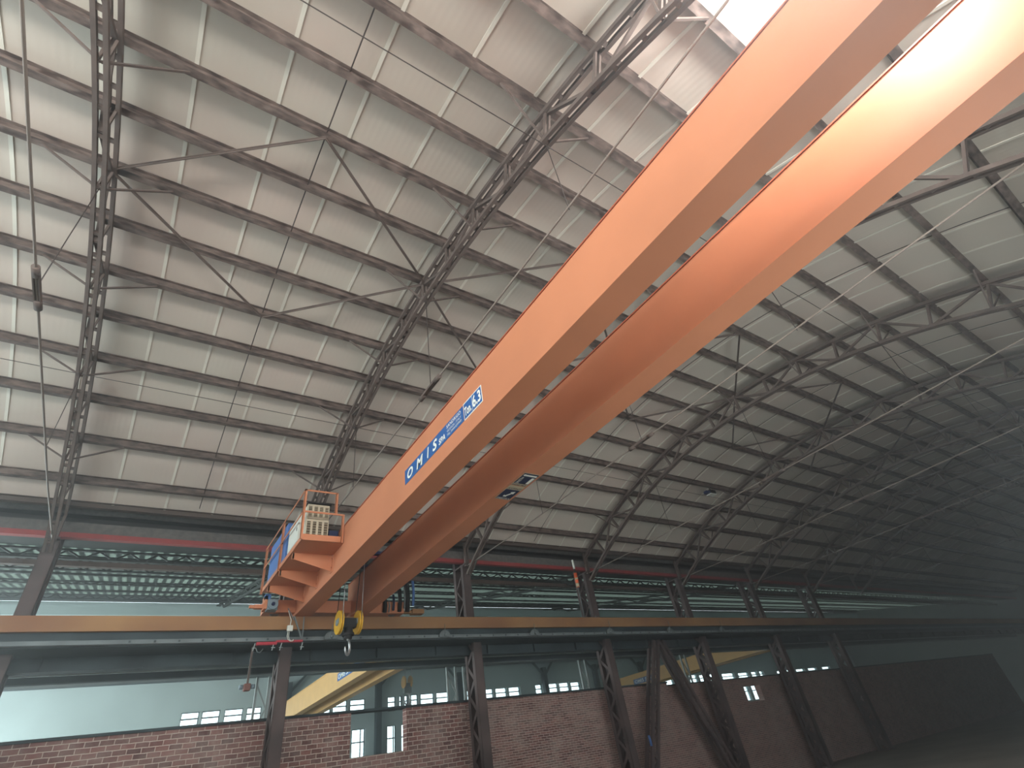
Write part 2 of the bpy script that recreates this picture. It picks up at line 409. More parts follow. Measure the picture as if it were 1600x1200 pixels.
# ------------------------------------------------------------------ eave zone
mb = MB(); mb.box((X0, 13.58, 6.055), (X1, 13.70, 6.07)); mb.box((X0, 13.63, 5.95), (X1, 13.67, 6.055)); mb.box((X0, 13.58, 5.935), (X1, 13.70, 5.95))
tag(mb.build('eave_beam', M['eave']), 'long dark brown eave beam closing the lower edge of the grey roof', 'beam')
mb = MB(); mb.box((X0, 14.0, 5.93), (X1, 14.06, 6.3)); mb.box((X0, 13.7, 6.12), (X1, 14.0, 6.16)); struct(mb.build('trim_1', M['clad']))
mb = MB(); mb.box((X0, 14.2, 5.75), (X1, 14.26, 5.95)); mb.box((X0, 14.0, 5.925), (X1, 14.26, 5.95)); struct(mb.build('trim_2', M['black']))  # black strip stands for the shaded gap between the claddings
mb = MB(); mb.box((X0, 14.0, 5.5), (X1, 14.08, 5.745)); struct(mb.build('trim_3', M['clad']))
mb = MB(); mb.box((X0, 13.96, 5.385), (X1, 14.1, 5.495)); 
tag(mb.build('red_beam', M['red']), 'long faded red beam under the grey eave cladding', 'beam')

# ------------------------------------------------------------------ columns
def make_column(label):
    r = thing('laced_column', (TX0, 13.9, FLOOR), label, 'column', 'laced steel columns along the crane runway')
    X = TX0; w_ = 0.13
    def chan(y0, y1, z0, z1, name, dirn):
        mb = MB(); mb.box((X-w_, y0, z0), (X+w_, y0+0.015, z1)) if dirn < 0 else mb.box((X-w_, y1-0.015, z0), (X+w_, y1, z1))
        mb.box((X-w_, y0, z0), (X-w_+0.012, y1, z1)); mb.box((X+w_-0.012, y0, z0), (X+w_, y1, z1))
        mb.build(name, M['column'], r)
    chan(13.58, 13.72, FLOOR, 3.2, 'front_channel', -1)
    chan(14.0, 14.12, FLOOR, 3.2, 'rear_channel', 1)
    chan(14.3, 14.44, 3.2, 5.5, 'upper_rear_channel', 1)
    chan(13.82, 13.96, 3.2, 5.24, 'upper_channel', -1)
    z = FLOOR+0.1; s = 1
    while z < 2.9:
        for sx in (-1, 1):
            mb = MB(); a, b = (13.7, 14.05) if s > 0 else (14.05, 13.7)
            mb.bar((X+sx*(w_-0.02), a, z), (X+sx*(w_-0.02), b, z+0.36), 0.012, 0.09); mb.build('lacing_bar', M['column'], r)
        z += 0.36; s = -s
    z = 3.4; s = 1
    while z < 5.0:
        mb = MB(); a, b = (13.95, 14.34) if s > 0 else (14.34, 13.95)
        for sx in (-1, 1): mb.bar((X+sx*(w_-0.02), a, z), (X+sx*(w_-0.02), b, z+0.4), 0.012, 0.05)
        mb.build('lacing_bar', M['column'], r); z += 0.4; s = -s
    mb = MB(); mb.box((X-0.2, 13.5, FLOOR), (X+0.2, 14.2, FLOOR+0.04)); mb.build('base_plate', M['column'], r)
    mb = MB(); mb.box((X-0.12, 13.7, 5.24), (X+0.12, 14.36, 5.28)); mb.build('cap_plate', M['column'], r)
    return r
CL = ['laced steel column under the red collector bar of the crane', 'laced steel column rising in the middle of the brick wall', 'laced steel column at the left of the braced bay',
      'laced steel column at the right of the braced bay', 'fifth laced steel column, at the right edge of the photo', 'farthest laced steel column on the right']
column = make_column(CL[0])
for k in range(1, 6): dup(column, TS*k, CL[k])
dup(column, -TS, 'laced steel column left of the picture')
column.location.x -= 0.1
# raking legs of the braced bay
xa = TX0+2*TS; xb = TX0+3*TS; xm = (xa+xb)/2+0.02
def leg(xbase, xtop, label):
    r = thing('raking_strut', (xbase, 13.9, FLOOR), label, 'strut', 'raking struts of the braced bay')
    for yy, nm in ((13.75, 'front_chord'), (13.98, 'rear_chord')):
        mb = MB()
        for s in (-1, 1): mb.bar((xbase+s*0.13, yy, FLOOR+0.05), (xtop+s*0.11, yy, 2.95), 0.10, 0.09, (1, 0, 0))
        mb.build(nm, M['column'], r)
    n = 12
    for i in range(n):
        t0, t1 = i/n, (i+1)/n; s = 1 if i % 2 else -1
        f = lambda t, s: (xbase+(xtop-xbase)*t+s*0.13, 13.74, FLOOR+0.05+(2.9-FLOOR)*t)
        mb = MB(); mb.bar(f(t0, s), f(t1, -s), 0.05, 0.012, (0, 0, 1)); p = f(t0, s); q = f(t1, -s)
        mb.bar((p[0], 13.75 if s > 0 else 13.98, p[2]), (q[0], 13.98 if s > 0 else 13.75, q[2]), 0.012, 0.07)
        mb.build('lacing_bar', M['column'], r)
leg(xa+0.42, xm-0.02, 'laced strut leaning right from the column foot to the runway in the braced bay')
leg(xb-0.22, xm+0.2, 'laced strut leaning left from the column foot to the runway in the braced bay')
mb = MB(); mb.tube([(14.06, 13.68, -0.02), (14.06, 13.68, 0.26)], 0.035, 10)
tag(mb.build('marker_tube', M['blue']), 'small blue tube fixed low on the laced strut', 'tube')

# ------------------------------------------------------------------ crane runway
mb = MB(); mb.box((X0, 13.10, 3.26), (X1, 13.40, 3.285)); mb.box((X0, 13.10, 3.515), (X1, 13.40, 3.54)); mb.box((X0, 13.19, 3.285), (X1, 13.31, 3.515))
mb.box((X0, 13.10, 3.285), (X1, 13.12, 3.515))
tag(mb.build('runway_beam', M['ochre']), 'long ochre runway beam that the orange crane rides on', 'beam')
mb = MB(); mb.box((X0, 13.22, 3.54), (X1, 13.27, 3.575)); tag(mb.build('crane_rail', M['truss']), 'thin dark rail on top of the ochre runway beam', 'rail')
g = thing('old_runway_girder', (10, 13.3, 2.74), 'deep dark blue-grey riveted girder beneath the ochre runway beam', 'girder')
mb = MB(); mb.box((X0, 13.2, 3.10), (X1, 13.34, 3.26)); mb.build('packing_strip', M['old'], g)
mb = MB(); mb.box((X0, 13.08, 3.02), (X1, 13.45, 3.095)); fl = mb.build('top_flange', M['old_light'], g, label='light grey bolted flange')
mb = MB(); xx = 0.0; 
while xx < 30:
    mb.lathe_x((xx, 13.07, 3.06), [(-0.02, 0.018), (0.02, 0.018)], 8) if False else mb.box((xx-0.018, 13.066, 3.04), (xx+0.018, 13.08, 3.075)); xx += 0.42
mb.build('rivet_row', M['old'], fl, kind='stuff')
mb = MB(); mb.box((X0, 13.98, 2.76), (X1, 14.0, 3.14)); mb.box((X0, 13.2, 3.00), (X1, 14.0, 3.02)); xx = X0
while xx < X1: mb.box((xx, 13.9, 2.78), (xx+0.02, 13.98, 3.0)); xx += 1.67
mb.build('web_plate', M['old'], g)
mb = MB(); mb.box((X0, 13.86, 2.74), (X1, 14.1, 2.76)); mb.build('bottom_flange', M['old'], g)
# conductor hangers on the flange
hl = ['left of the hook', 'right of the crane hook', 'between second and third column', 'at the third column', 'over the braced bay', 'past the braced bay']
for i, x in enumerate((3.9, 6.87, 9.82, 12.85, 15.75, 18.7)):
    r = thing('flange_clamp', (x, 13.05, 3.02), 'small domed clamp with upright rod on the grey flange, '+hl[i], 'clamp', 'clamps on the runway flange')
    mb = MB(); n = 14
    poly = [(x-0.16, 3.03)]+[(x+0.16*math.cos(math.pi-math.pi*k/n), 3.06+0.13*math.sin(math.pi*k/n)) for k in range(n+1)]+[(x+0.16, 3.03)]
    mb.prism_y(poly, 13.03, 13.07); mb.build('dome_plate', M['old_light'], r)
    mb = MB(); mb.tube([(x, 13.02, 3.02), (x+0.005, 13.02, 3.34 if i < 3 else 3.42)], 0.009, 6); mb.tube([(x, 13.01, 3.05), (x, 13.01, 3.1)], 0.03, 8); mb.build('rod', M['old_light'], r)

# ------------------------------------------------------------------ walls and floor
mb = MB(); mb.box((X0, -2.2, FLOOR-0.1), (64, 30, FLOOR)); struct(mb.build('floor', M['floor']))
# brick wall with two holes
WB0, WB1, BT = 14.55, 14.8, 1.69
def wall_with_holes(name, x0, x1, y0, y1, z0, z1, holes, material):
    mb = MB(); xs = sorted({x0, x1}|{h[0] for h in holes}|{h[1] for h in holes})
    for a, b in zip(xs, xs[1:]):
        mid = (a+b)/2; cuts = sorted([(h[2], h[3]) for h in holes if h[0] < mid < h[1]]); z = z0
        for c0, c1 in cuts:
            if c0 > z+1e-4: mb.box((a, y0, z), (b, y1, c0))
            z = max(z, c1)
        if z < z1-1e-4: mb.box((a, y0, z), (b, y1, z1))
    return struct(mb.build(name, material))
wall_with_holes('wall_front', X0, 8.2, WB0, WB1, FLOOR, BT, [(4.96, 6.42, 0.78, 1.8)], M['brick'])
wall_with_holes('wall_front_right', 8.2, 50, WB0, WB1, FLOOR, BT, [(20.9, 22.0, 0.8, 1.34), (16.5, 20.9, 1.6, 1.8), (20.9, 22.0, 1.6, 1.8), (22.0, 50, 1.6, 1.8)], M['brick_small'])
mb = MB(); mb.box((X0, 14.5, 1.69), (16.5, 14.85, 1.74)); mb.box((16.5, 14.5, 1.6), (50, 14.85, 1.64)); struct(mb.build('trim_4', M['old']))
# far wall of the neighbouring hall
YW = 29.5
wins = [(2.6,3.3,3.35,4.02),(3.4,4.12,3.35,4.02),(4.29,5.06,3.35,4.02),(5.2,5.84,3.35,4.02),(8.2,9.03,3.35,4.0),(9.12,9.84,3.35,4.0),(9.99,10.78,3.35,4.0),(11.98,12.43,3.33,4.0),(12.62,12.78,3.33,4.0),(12.91,13.13,3.33,4.0),
        (13.3,13.71,3.33,4.02),(13.86,14.67,3.33,4.02),(14.81,15.6,3.33,4.02),(16.75,17.06,3.33,4.0),(17.93,18.54,3.33,4.0),(18.68,19.48,3.33,4.0),(19.62,20.45,3.33,4.0),
        (21.61,22.15,3.35,4.02),(22.55,23.41,3.35,4.02),(23.51,24.34,3.35,4.02),(24.45,25.25,3.35,4.0),(27.3,28.12,3.3,4.0),(28.3,29.1,3.3,4.0),(29.3,30.2,3.3,4.0),
        (31.4,32.3,3.25,3.9),(33.4,34.3,3.25,3.9),(35.15,35.87,3.2,3.85),(36.16,37.12,3.15,3.85),(37.35,38.2,3.15,3.8),(38.5,39.67,3.15,3.8),(40.15,41.79,3.12,3.75),(42.29,43.75,3.1,3.7),(44.11,44.99,3.1,3.7),(45.27,45.9,3.1,3.7),
        (47.87,48.64,3.0,3.6),(49.23,50.32,3.0,3.6),(50.93,52.4,3.0,3.6),(53.0,54.5,3.0,3.6),(55.5,57.0,3.0,3.6),
        (10.13,10.81,1.5,2.72),(11.95,12.43,1.5,2.72),(12.72,13.0,1.5,2.72),(41.3,43.0,1.7,2.9),(43.4,45.4,1.7,2.9)]
wall_with_holes('wall_back', X0, 64, YW, YW+0.25, FLOOR, 8.55, wins, M['teal'])
for i, (a, b, c, d) in enumerate(wins):
    mb = MB(); t = 0.035
    y0, y1 = YW+0.06, YW+0.12
    mb.box((a, y0, c), (a+t, y1, d)); mb.box((b-t, y0, c), (b, y1, d)); mb.box((a, y0, c), (b, y1, c+t)); mb.box((a, y0, d-t), (b, y1, d))
    zz = c+(d-c)*(0.62 if d > 3.2 else 0.55); mb.box((a, y0, zz-0.025), (b, y1, zz+0.025))
    if d < 3.2: mb.box(((a+b)/2+0.1, y0, c), ((a+b)/2+0.14, y1, d))
    fr = struct(mb.build('window_%d' % (i+1), M['old']))
    mb = MB(); mb.box((a+t, YW+0.085, c+t), (b-t, YW+0.091, d-t)); mb.build('pane', M['glass'], fr)
# posts on the far wall and horizontal rail
wp = ['leftmost', 'second', 'third', 'fourth', 'fifth', 'sixth']
for i, x in enumerate((6.9, 11.4, 16.2, 22.3, 26.6, 31.0)):
    r = thing('wall_post', (x, YW-0.15, FLOOR), 'dark steel post with forked head on the far wall, %s from the left' % wp[i], 'post', 'posts on the far wall')
    mb = MB(); mb.box((x-0.14, YW-0.3, FLOOR), (x+0.14, YW-0.02, 4.9)); mb.build('shaft', M['old'], r)
    for s in (-1, 1):
        mb = MB(); mb.bar((x, YW-0.2, 4.4), (x+s*0.9, YW-0.2, 5.35), 0.1, 0.1, (0, 1, 0)); mb.build('fork_arm', M['old'], r)
mb = MB(); mb.box((X0, YW-0.08, 3.68), (60, YW-0.02, 3.76)); tag(mb.build('wall_rail', M['old']), 'thin dark horizontal rail across the far wall between the windows', 'rail') if False else None
mb = MB(); mb.box((X0, YW-0.2, 5.2), (60, YW-0.02, 5.35)); tag(mb.build('wall_girt', M['old']), 'dark horizontal girt high on the far grey wall', 'beam')

# near side wall with a long window band, end walls with gates (behind or beside the camera)
wall_with_holes('wall_near', X0, X1, -2.3, -2.05, FLOOR, 6.4, [(-7.7, -0.3, 3.6, 5.2), (4.0, 14.0, -0.9, 1.7)], M['plaster'])  # lower opening made for the added far fill
wall_with_holes('wall_left', X0-0.2, X0, -2.3, 14.5, FLOOR, 8.3, [], M['plaster']) if False else None
mb = MB()
mb.box((X0-0.25, -2.3, 6.6), (X0, 14.5, 8.3)); mb.box((X0-0.25, -2.3, FLOOR), (X0, 0.0, 6.6)); mb.box((X0-0.25, 0.0, FLOOR), (X0, 12.0, 2.4)); mb.box((X0-0.25, 12.0, FLOOR), (X0, 15.6, 6.6)); mb.box((X0-0.25, 28.4, FLOOR), (X0, 30, 8.6)); mb.box((X0-0.25, 14.5, 4.4), (X0, 28.4, 8.6))
struct(mb.build('wall_left', M['plaster']))
mb = MB(); mb.box((X1, -2.3, FLOOR), (X1+0.25, 30.0, 8.9)); struct(mb.build('wall_right', M['plaster']))

# ------------------------------------------------------------------ neighbouring hall
def zn(y): return 5.45+(y-14.3)*0.205
r_ = MB(); r_.cur = 0
strips = [(15.25, 16.9), (18.9, 26.7)]
mb = MB()
for a, b in strips: mb._add([(X0, a, zn(a)), (62, a, zn(a)), (62, b, zn(b)), (X0, b, zn(b))], [(0, 1, 2, 3)])
o = mb.build('ceiling_skylight', M['sheet']); struct(o)
mb = MB(); prev = 14.1
for a, b in strips+[(29.6, 29.6)]:
    mb._add([(X0, prev, zn(prev)), (62, prev, zn(prev)), (62, a, zn(a)), (X0, a, zn(a)), (X0, prev, zn(prev)+.06), (62, prev, zn(prev)+.06), (62, a, zn(a)+.06), (X0, a, zn(a)+.06)],
            [(0,1,2,3),(7,6,5,4),(0,4,5,1),(2,6,7,3)]); prev = b
struct(mb.build('ceiling_side_hall', M['joist']))
JL = ['nearest the runway', 'second from the runway', 'third from the runway', 'fourth from the runway', 'fifth from the runway', 'sixth from the runway', 'nearest the far wall']
for i, (y, d, ax) in enumerate(((15.3, 0.24, 0.3), (16.3, 0.2, 0.3), (17.6, 0.2, 0.25), (19.6, 0.07, 0.2), (21.5, 0.13, 0.25), (24.2, 0.07, 0.2), (25.9, 0.2, 0.25))):
    z1 = zn(y)-0.04
    r = thing('lattice_joist', (10, y, z1-d), 'dark lattice joist under the green-lit side roof, '+JL[i], 'joist', 'lattice joists of the side hall')
    mb = MB(); mb.box((X0, y-0.04, z1-0.04), (60, y+0.04, z1)); mb.build('top_chord', M['joist'], r)
    mb = MB(); mb.box((X0, y-0.04, z1-d), (60, y+0.04, z1-d+0.04)); mb.build('bottom_chord', M['joist'], r)
    mb = MB(); x = X0; s = 0
    while x < 58:
        a, b = (z1-0.03, z1-d+0.03) if s else (z1-d+0.03, z1-0.03)
        mb.bar((x, y, a), (x+ax, y, b), 0.035, 0.035); x += ax; s = 1-s
    mb.build('lacing', M['joist'], r, kind='stuff')
# cross beams of the side hall
for i in (0, 2, 4):
    x = TX0+TS*i
    mb = MB(); mb.bar((x, 14.6, zn(14.6)-0.36), (x, 29.4, zn(29.4)-0.36), 0.07, 0.09); 
    yy = 14.8; s = 0
    while yy < 28.5:
        a, b = (zn(yy)-0.12, zn(yy+1)-0.34) if s else (zn(yy)-0.34, zn(yy+1)-0.12)
        mb.bar((x, yy, a), (x, yy+1, b), 0.04, 0.05); yy += 1; s = 1-s
    mb.bar((x, 14.6, zn(14.6)-0.14), (x, 29.4, zn(29.4)-0.14), 0.07, 0.08)
    tag(mb.build('side_truss', M['joist']), 'dark lattice truss crossing the side hall roof in line with column %s from the left' % ORD[i], 'roof truss', 'side hall roof trusses')
mb = MB(); mb.box((X0, 15.0, 5.13), (60, 15.12, 5.24)); tag(mb.build('side_hall_girder', M['eave']), 'plain dark girder running below the joists of the side hall', 'beam')
# gutter band at the far side
mb = MB(); mb.box((X0, 26.9, 7.3), (62, 27.0, 7.68)); tag(mb.build('grey_gutter', M['teal']), 'grey-green gutter band glimpsed just above the ochre runway beam', 'gutter')
# second runway girder (side hall)
g = thing('side_runway_girder', (10, 15.2, 2.74), 'dark runway girder of the side hall, glimpsed under the deep blue-grey girder', 'girder')
mb = MB(); mb.box((X0, 15.12, 3.08), (60, 15.3, 3.11)); mb.box((X0, 15.14, 2.76), (60, 15.3, 2.9)); mb.build('girder_body', M['old'], g)
mb = MB(); mb.box((X0, 15.08, 2.735), (60, 15.34, 2.76)); mb.build('bottom_flange', M['old_light'], g)
mb = MB(); x = X0; s = 0
while x < 60:
    a, b = (2.9, 3.08) if s else (3.08, 2.9)
    mb.bar((x, 15.16, a), (x+0.22, 15.16, b), 0.03, 0.03); x += 0.22; s = 1-s
mb.build('lacing', M['lattice'], g, kind='stuff')
mb = MB(); mb.box((X0, 15.05, 2.9), (60, 15.12, 2.925)); mb.build('cable_tray', M['lattice'], g)
# pale lattice columns of the side hall
def make_lattice(x0, label):
    r = thing('lattice_column', (x0, 15.4, FLOOR), label, 'column', 'pale lattice columns of the side hall')
    for s in (-1, 1):
        mb = MB(); mb.box((x0+s*0.14-0.025, 15.38, FLOOR), (x0+s*0.14+0.025, 15.44, 2.735)); mb.build('upright', M['lattice'], r)
    z = FLOOR; s = 1
    while z < 2.5:
        mb = MB(); mb.bar((x0-s*0.13, 15.41, z), (x0+s*0.13, 15.41, z+0.52), 0.035, 0.02, (0, 0, 1)); mb.build('lacing_bar', M['lattice'], r); z += 0.52; s = -s
    return r
lat = make_lattice(8.25, 'pale lattice column just left of the middle brown column')
dup(lat, 0.56, 'pale lattice column directly behind the middle brown column')
dup(lat, 5.2, 'pale lattice column left of the braced bay')
dup(lat, -5.25, 'pale lattice column beside the leftmost brown column')
dup(lat, 10.6, 'pale lattice column behind the braced bay')
# rounded lamp strips over the far hall
for i, (xa_, xb_, y_, z_) in enumerate(((7.3, 8.05, 16.2, 3.22), (13.2, 14.9, 17.0, 3.25))):
    pass

# ------------------------------------------------------------------ cranes of the side hall
def side_crane(xa_, label, sgn, half=False):
    r = thing('side_crane', (xa_, 22, 3.0), label, 'crane', 'ochre bridge cranes of the side hall')
    for k, (a, b) in enumerate(((xa_, xa_+0.3), (xa_+0.9, xa_+1.2))):
        mb = MB(); mb.box((a, 15.5, 3.0), (b, 28.7, 3.68)); gg = mb.build('girder', M['yellow_girder'], r)
        mb = MB(); mb.box((a-0.02, 15.5, 3.68), (b+0.02, 28.7, 3.71)); mb.build('top_plate', M['yellow_girder'], gg)
    for y in (15.3, 28.85):
        mb = MB(); mb.box((xa_-0.9, y-0.15, 3.08), (xa_+2.1, y+0.15, 3.4)); mb.build('end_carriage', M['yellow_girder'], r)
    return r
c2 = side_crane(6.17, 'ochre twin-girder crane glimpsed low behind the brick wall, left of the middle column', 1)
mb = MB(); mb.box((6.16, 17.05, 3.22), (6.17, 19.6, 3.45)); p2 = mb.build('sign_panel', M['sign_blue'], c2, label='blue and white maker sign')
text('OMIS SPA', 'lettering', (6.155, 19.5, 3.26), (0, -1, 0), (0, 0, 1), 0.15, M['sign_white'], p2, width=1.3, bold=0.02)
text('Ton. 6.3', 'lettering', (6.155, 18.0, 3.26), (0, -1, 0), (0, 0, 1), 0.14, M['sign_white'], p2, width=0.8, bold=0.02)
c3 = side_crane(27.0, 'ochre crane glimpsed low behind the struts of the braced bay', 1)
mb = MB(); mb.box((26.99, 24.6, 3.14), (27.0, 26.4, 3.42)); p3 = mb.build('sign_panel', M['sign_blue'], c3, label='blue and white maker sign')
text('OMIS SPA', 'lettering', (26.985, 26.3, 3.19), (0, -1, 0), (0, 0, 1), 0.18, M['sign_white'], p3, width=1.5, bold=0.02)

# ------------------------------------------------------------------ the orange bridge crane
GX1, GX2, GW = 3.04, 4.34, 0.36
GY0, GY1 = -1.75, 13.34
ZB, ZT = 3.55, 4.355
crane = thing('bridge_crane', (3.87, 13.2, 3.55), 'large orange twin-girder overhead crane crossing the hall', 'crane')
girders = []
for gx, lab in ((GX1, 'girder with the blue and white maker sign'), (GX2, 'girder with the small navy arrow signs underneath')):
    mb = MB(); mb.box((gx, GY0, ZB), (gx+GW, GY1, ZT))
    gg = mb.build('girder', M['orange'], crane, bevel=0.006, label=lab); girders.append(gg)
    mb = MB(); mb.box((gx-0.012, GY0, ZT), (gx+GW+0.012, GY1, ZT+0.018)); mb.build('top_plate', M['orange_rim'], gg)
    mb = MB(); mb.box((gx+GW/2-0.02, GY0, ZT+0.018), (gx+GW/2+0.02, GY1, ZT+0.05)); mb.build('trolley_rail', M['truss'], gg)
    mb = MB(); mb.box((gx-0.006, GY0, ZB-0.008), (gx+GW+0.006, GY1, ZB)); mb.build('bottom_plate', M['orange'], gg, label='underside plate')
# end carriages
for y0, y1 in ((13.08, 13.4), (-1.95, -1.65)):
    mb = MB(); mb.box((2.35, y0, 3.62), (5.75, y1, 3.9)); ec = mb.build('end_carriage', M['orange'], crane, bevel=0.01)
    if y0 > 0:
        for x in (2.62, 5.48):
            mb = MB(); n = 20
            vs = [(x+0.13*math.cos(2*math.pi*k/n), yy, 3.705+0.13*math.sin(2*math.pi*k/n)) for yy in (13.2, 13.29) for k in range(n)]
            mb._add(vs, [tuple(reversed(range(n))), tuple(range(n, 2*n))]+[(k, (k+1) % n, n+(k+1) % n, n+k) for k in range(n)])
            mb.build('wheel', M['truss'], ec)
        mb = MB(); mb.box((2.12, 12.9, 3.66), (2.32, 13.02, 3.74)); mb.box((2.02, 12.93, 3.67), (2.12, 12.99, 3.73)); mb.build('buffer', M['orange'], ec)
        mb = MB(); mb.box((2.30, 12.8, 3.62), (2.36, 13.06, 3.9)); mb.build('end_plate', M['orange'], ec)
        mb = MB(); mb.box((5.95, 13.0, 3.6), (6.28, 13.2, 3.71)); mb.box((5.75, 13.05, 3.62), (5.95, 13.15, 3.68)); mb.build('buffer', M['ochre'], ec)
# travel motor
mb = MB(); n = 20
vs = [(2.47+0.11*math.cos(2*math.pi*k/n), yy, 3.7+0.11*math.sin(2*math.pi*k/n)) for yy in (12.72, 13.0) for k in range(n)]
mb._add(vs, [tuple(reversed(range(n))), tuple(range(n, 2*n))]+[(k, (k+1) % n, n+(k+1) % n, n+k) for k in range(n)])
mb.box((2.36, 12.76, 3.59), (2.58, 12.98, 3.82))
mo = mb.build('travel_motor', M['grey_motor'], crane, bevel=0.008)
mb = MB(); vs = [(2.47+0.04*math.cos(2*math.pi*k/n), yy, 3.7+0.04*math.sin(2*math.pi*k/n)) for yy in (12.70, 12.74) for k in range(n)]
mb._add(vs, [tuple(reversed(range(n))), tuple(range(n, 2*n))]+[(k, (k+1) % n, n+(k+1) % n, n+k) for k in range(n)]); mb.build('shaft_cap', M['blue_dark'], mo)
mb = MB(); mb.box((2.3, 12.8, 3.82), (2.42, 12.95, 3.93)); mb.build('terminal_box', M['blue'], mo)

# platform
PX0, PX1, PY0, PY1, PZ = 2.24, 3.04, 9.77, 12.95, 4.0
pf = MB(); pf.box((PX0, PY0, PZ), (PX1, PY1, PZ+0.012)); plat = pf.build('platform', M['orange'], crane)
mb = MB(); mb.box((PX0, PY0, PZ), (PX1-0.01, PY0+0.012, PZ+0.13)); mb.build('kick_board', M['orange'], plat, bevel=0.002)
mb = MB(); mb.box((PX0, PY0, PZ), (PX0+0.012, PY1, PZ+0.11)); mb.build('kick_board', M['orange'], plat, bevel=0.002)
mb = MB(); mb.box((PX0, PY1-0.012, PZ), (PX1, PY1, PZ+0.13)); mb.build('kick_board', M['orange'], plat, bevel=0.002)
for i, y in enumerate((10.42, 11.42, 12.42)):
    mb = MB(); mb.prism_y([(PX0+0.02, PZ), (PX0+0.02, PZ-0.12), (PX1-0.02, PZ-0.33), (PX1, PZ-0.33), (PX1, PZ)], y, y+0.012)
    mb.box((PX1-0.012, y-0.07, PZ-0.35), (PX1, y+0.08, PZ)); mb.box((PX0+0.02, y, PZ-0.12), (PX0+0.05, y+0.06, PZ))
    br_ = mb.build('bracket', M['orange'], plat)
    for zb in (PZ-0.08, PZ-0.26):
        mb = MB(); mb.tube([(PX1-0.03, y-0.03, zb), (PX1-0.01, y-0.03, zb)], 0.013, 6); mb.build('bolt', M['orange_rim'], br_)
def angle_post(x, y, z0, z1, name='rail_post'):
    mb = MB(); mb.box((x, y, z0), (x+0.045, y+0.008, z1)); mb.box((x, y, z0), (x+0.008, y+0.045, z1)); return mb.build(name, M['orange'], plat)
for y in (9.75, 11.42, 12.98): angle_post(PX0-0.03, y, PZ-0.02 if y > 9.8 else PZ+0.02, 5.05)
for z in (5.03, 4.57):
    mb = MB(); mb.box((PX0-0.03, 9.75, z-0.018), (PX0-0.018, 13.0, z+0.018)); mb.box((PX0-0.03, 9.75, z+0.012), (PX0, 13.0, z+0.018)); mb.build('side_rail', M['orange'], plat)
mb = MB(); mb.box((PX0-0.03, 9.75, 5.012), (2.86, 9.76, 5.045)); mb.build('front_rail', M['orange'], plat)
mb = MB(); mb.box((PX0-0.03, 9.74, 4.552), (3.02, 9.75, 4.588)); mb.build('front_rail', M['orange'], plat)
angle_post(2.83, 9.75, 4.57, 5.045); angle_post(2.98, 9.75, 4.0, 4.588)
# control cabinets
def louvre_box(x0, x1, y0, y1, z0, z1, label):
    mb = MB(); mb.box((x0, y0, z0), (x1, y1, z1)); c = mb.build('louvred_box', M['beige'], plat, bevel=0.006, label=label)
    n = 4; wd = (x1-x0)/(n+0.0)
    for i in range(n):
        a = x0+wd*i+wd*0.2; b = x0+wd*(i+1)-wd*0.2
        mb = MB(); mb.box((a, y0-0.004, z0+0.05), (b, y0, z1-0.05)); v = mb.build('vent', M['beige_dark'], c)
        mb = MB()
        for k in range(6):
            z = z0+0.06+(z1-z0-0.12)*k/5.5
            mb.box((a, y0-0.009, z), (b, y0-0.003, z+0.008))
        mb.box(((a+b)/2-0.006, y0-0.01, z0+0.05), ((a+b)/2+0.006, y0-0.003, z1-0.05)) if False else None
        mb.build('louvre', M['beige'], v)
    mb = MB(); mb.box((x0-0.004, y0+0.1, z0), (x0, y1-0.1, z1-0.02)); mb.build('side_panel', M['white'], c)
louvre_box(2.33, 2.77, 9.93, 10.25, 4.10, 4.51, 'lower beige louvred resistor box')
louvre_box(2.345, 2.775, 9.96, 10.25, 4.53, 4.84, 'upper beige louvred resistor box')
mb = MB(); mb.box((2.33, 9.93, 4.85), (2.80, 10.3, 4.87)); mb.build('box_lid', M['rubber'], plat)
mb = MB(); mb.box((2.28, 10.32, 4.2), (2.6, 11.05, 4.76)); wc = mb.build('white_cabinet', M['white'], plat, bevel=0.01, label='white control cabinet')
mb = MB(); mb.box((2.275, 10.4, 4.45), (2.28, 10.43, 4.52)); mb.build('latch', M['rubber'], wc)
mb = MB(); mb.box((2.3, 10.35, 4.02), (2.6, 11.0, 4.2)); mb.build('cabinet_plinth', M['rubber'], plat)
mb = MB(); mb.box((2.27, 11.2, 4.02), (2.75, 12.7, 4.95)); mb.build('blue_cabinet', M['blue'], plat, bevel=0.012, label='tall blue switch cabinet')
mb = MB(); mb.box((2.76, 11.18, 4.02), (2.96, 12.7, 4.98)); mb.build('blue_cabinet_shade_side', M['blue_dark'], plat, label='side of the blue cabinet, its shade painted as darker blue')  # separate dark box paints in the shaded side of the blue cabinet
mb = MB(); mb.box((2.80, 10.0, 4.05), (3.0, 11.0, 4.34)); mb.build('battery_box', M['blue_dark'], plat, bevel=0.01)
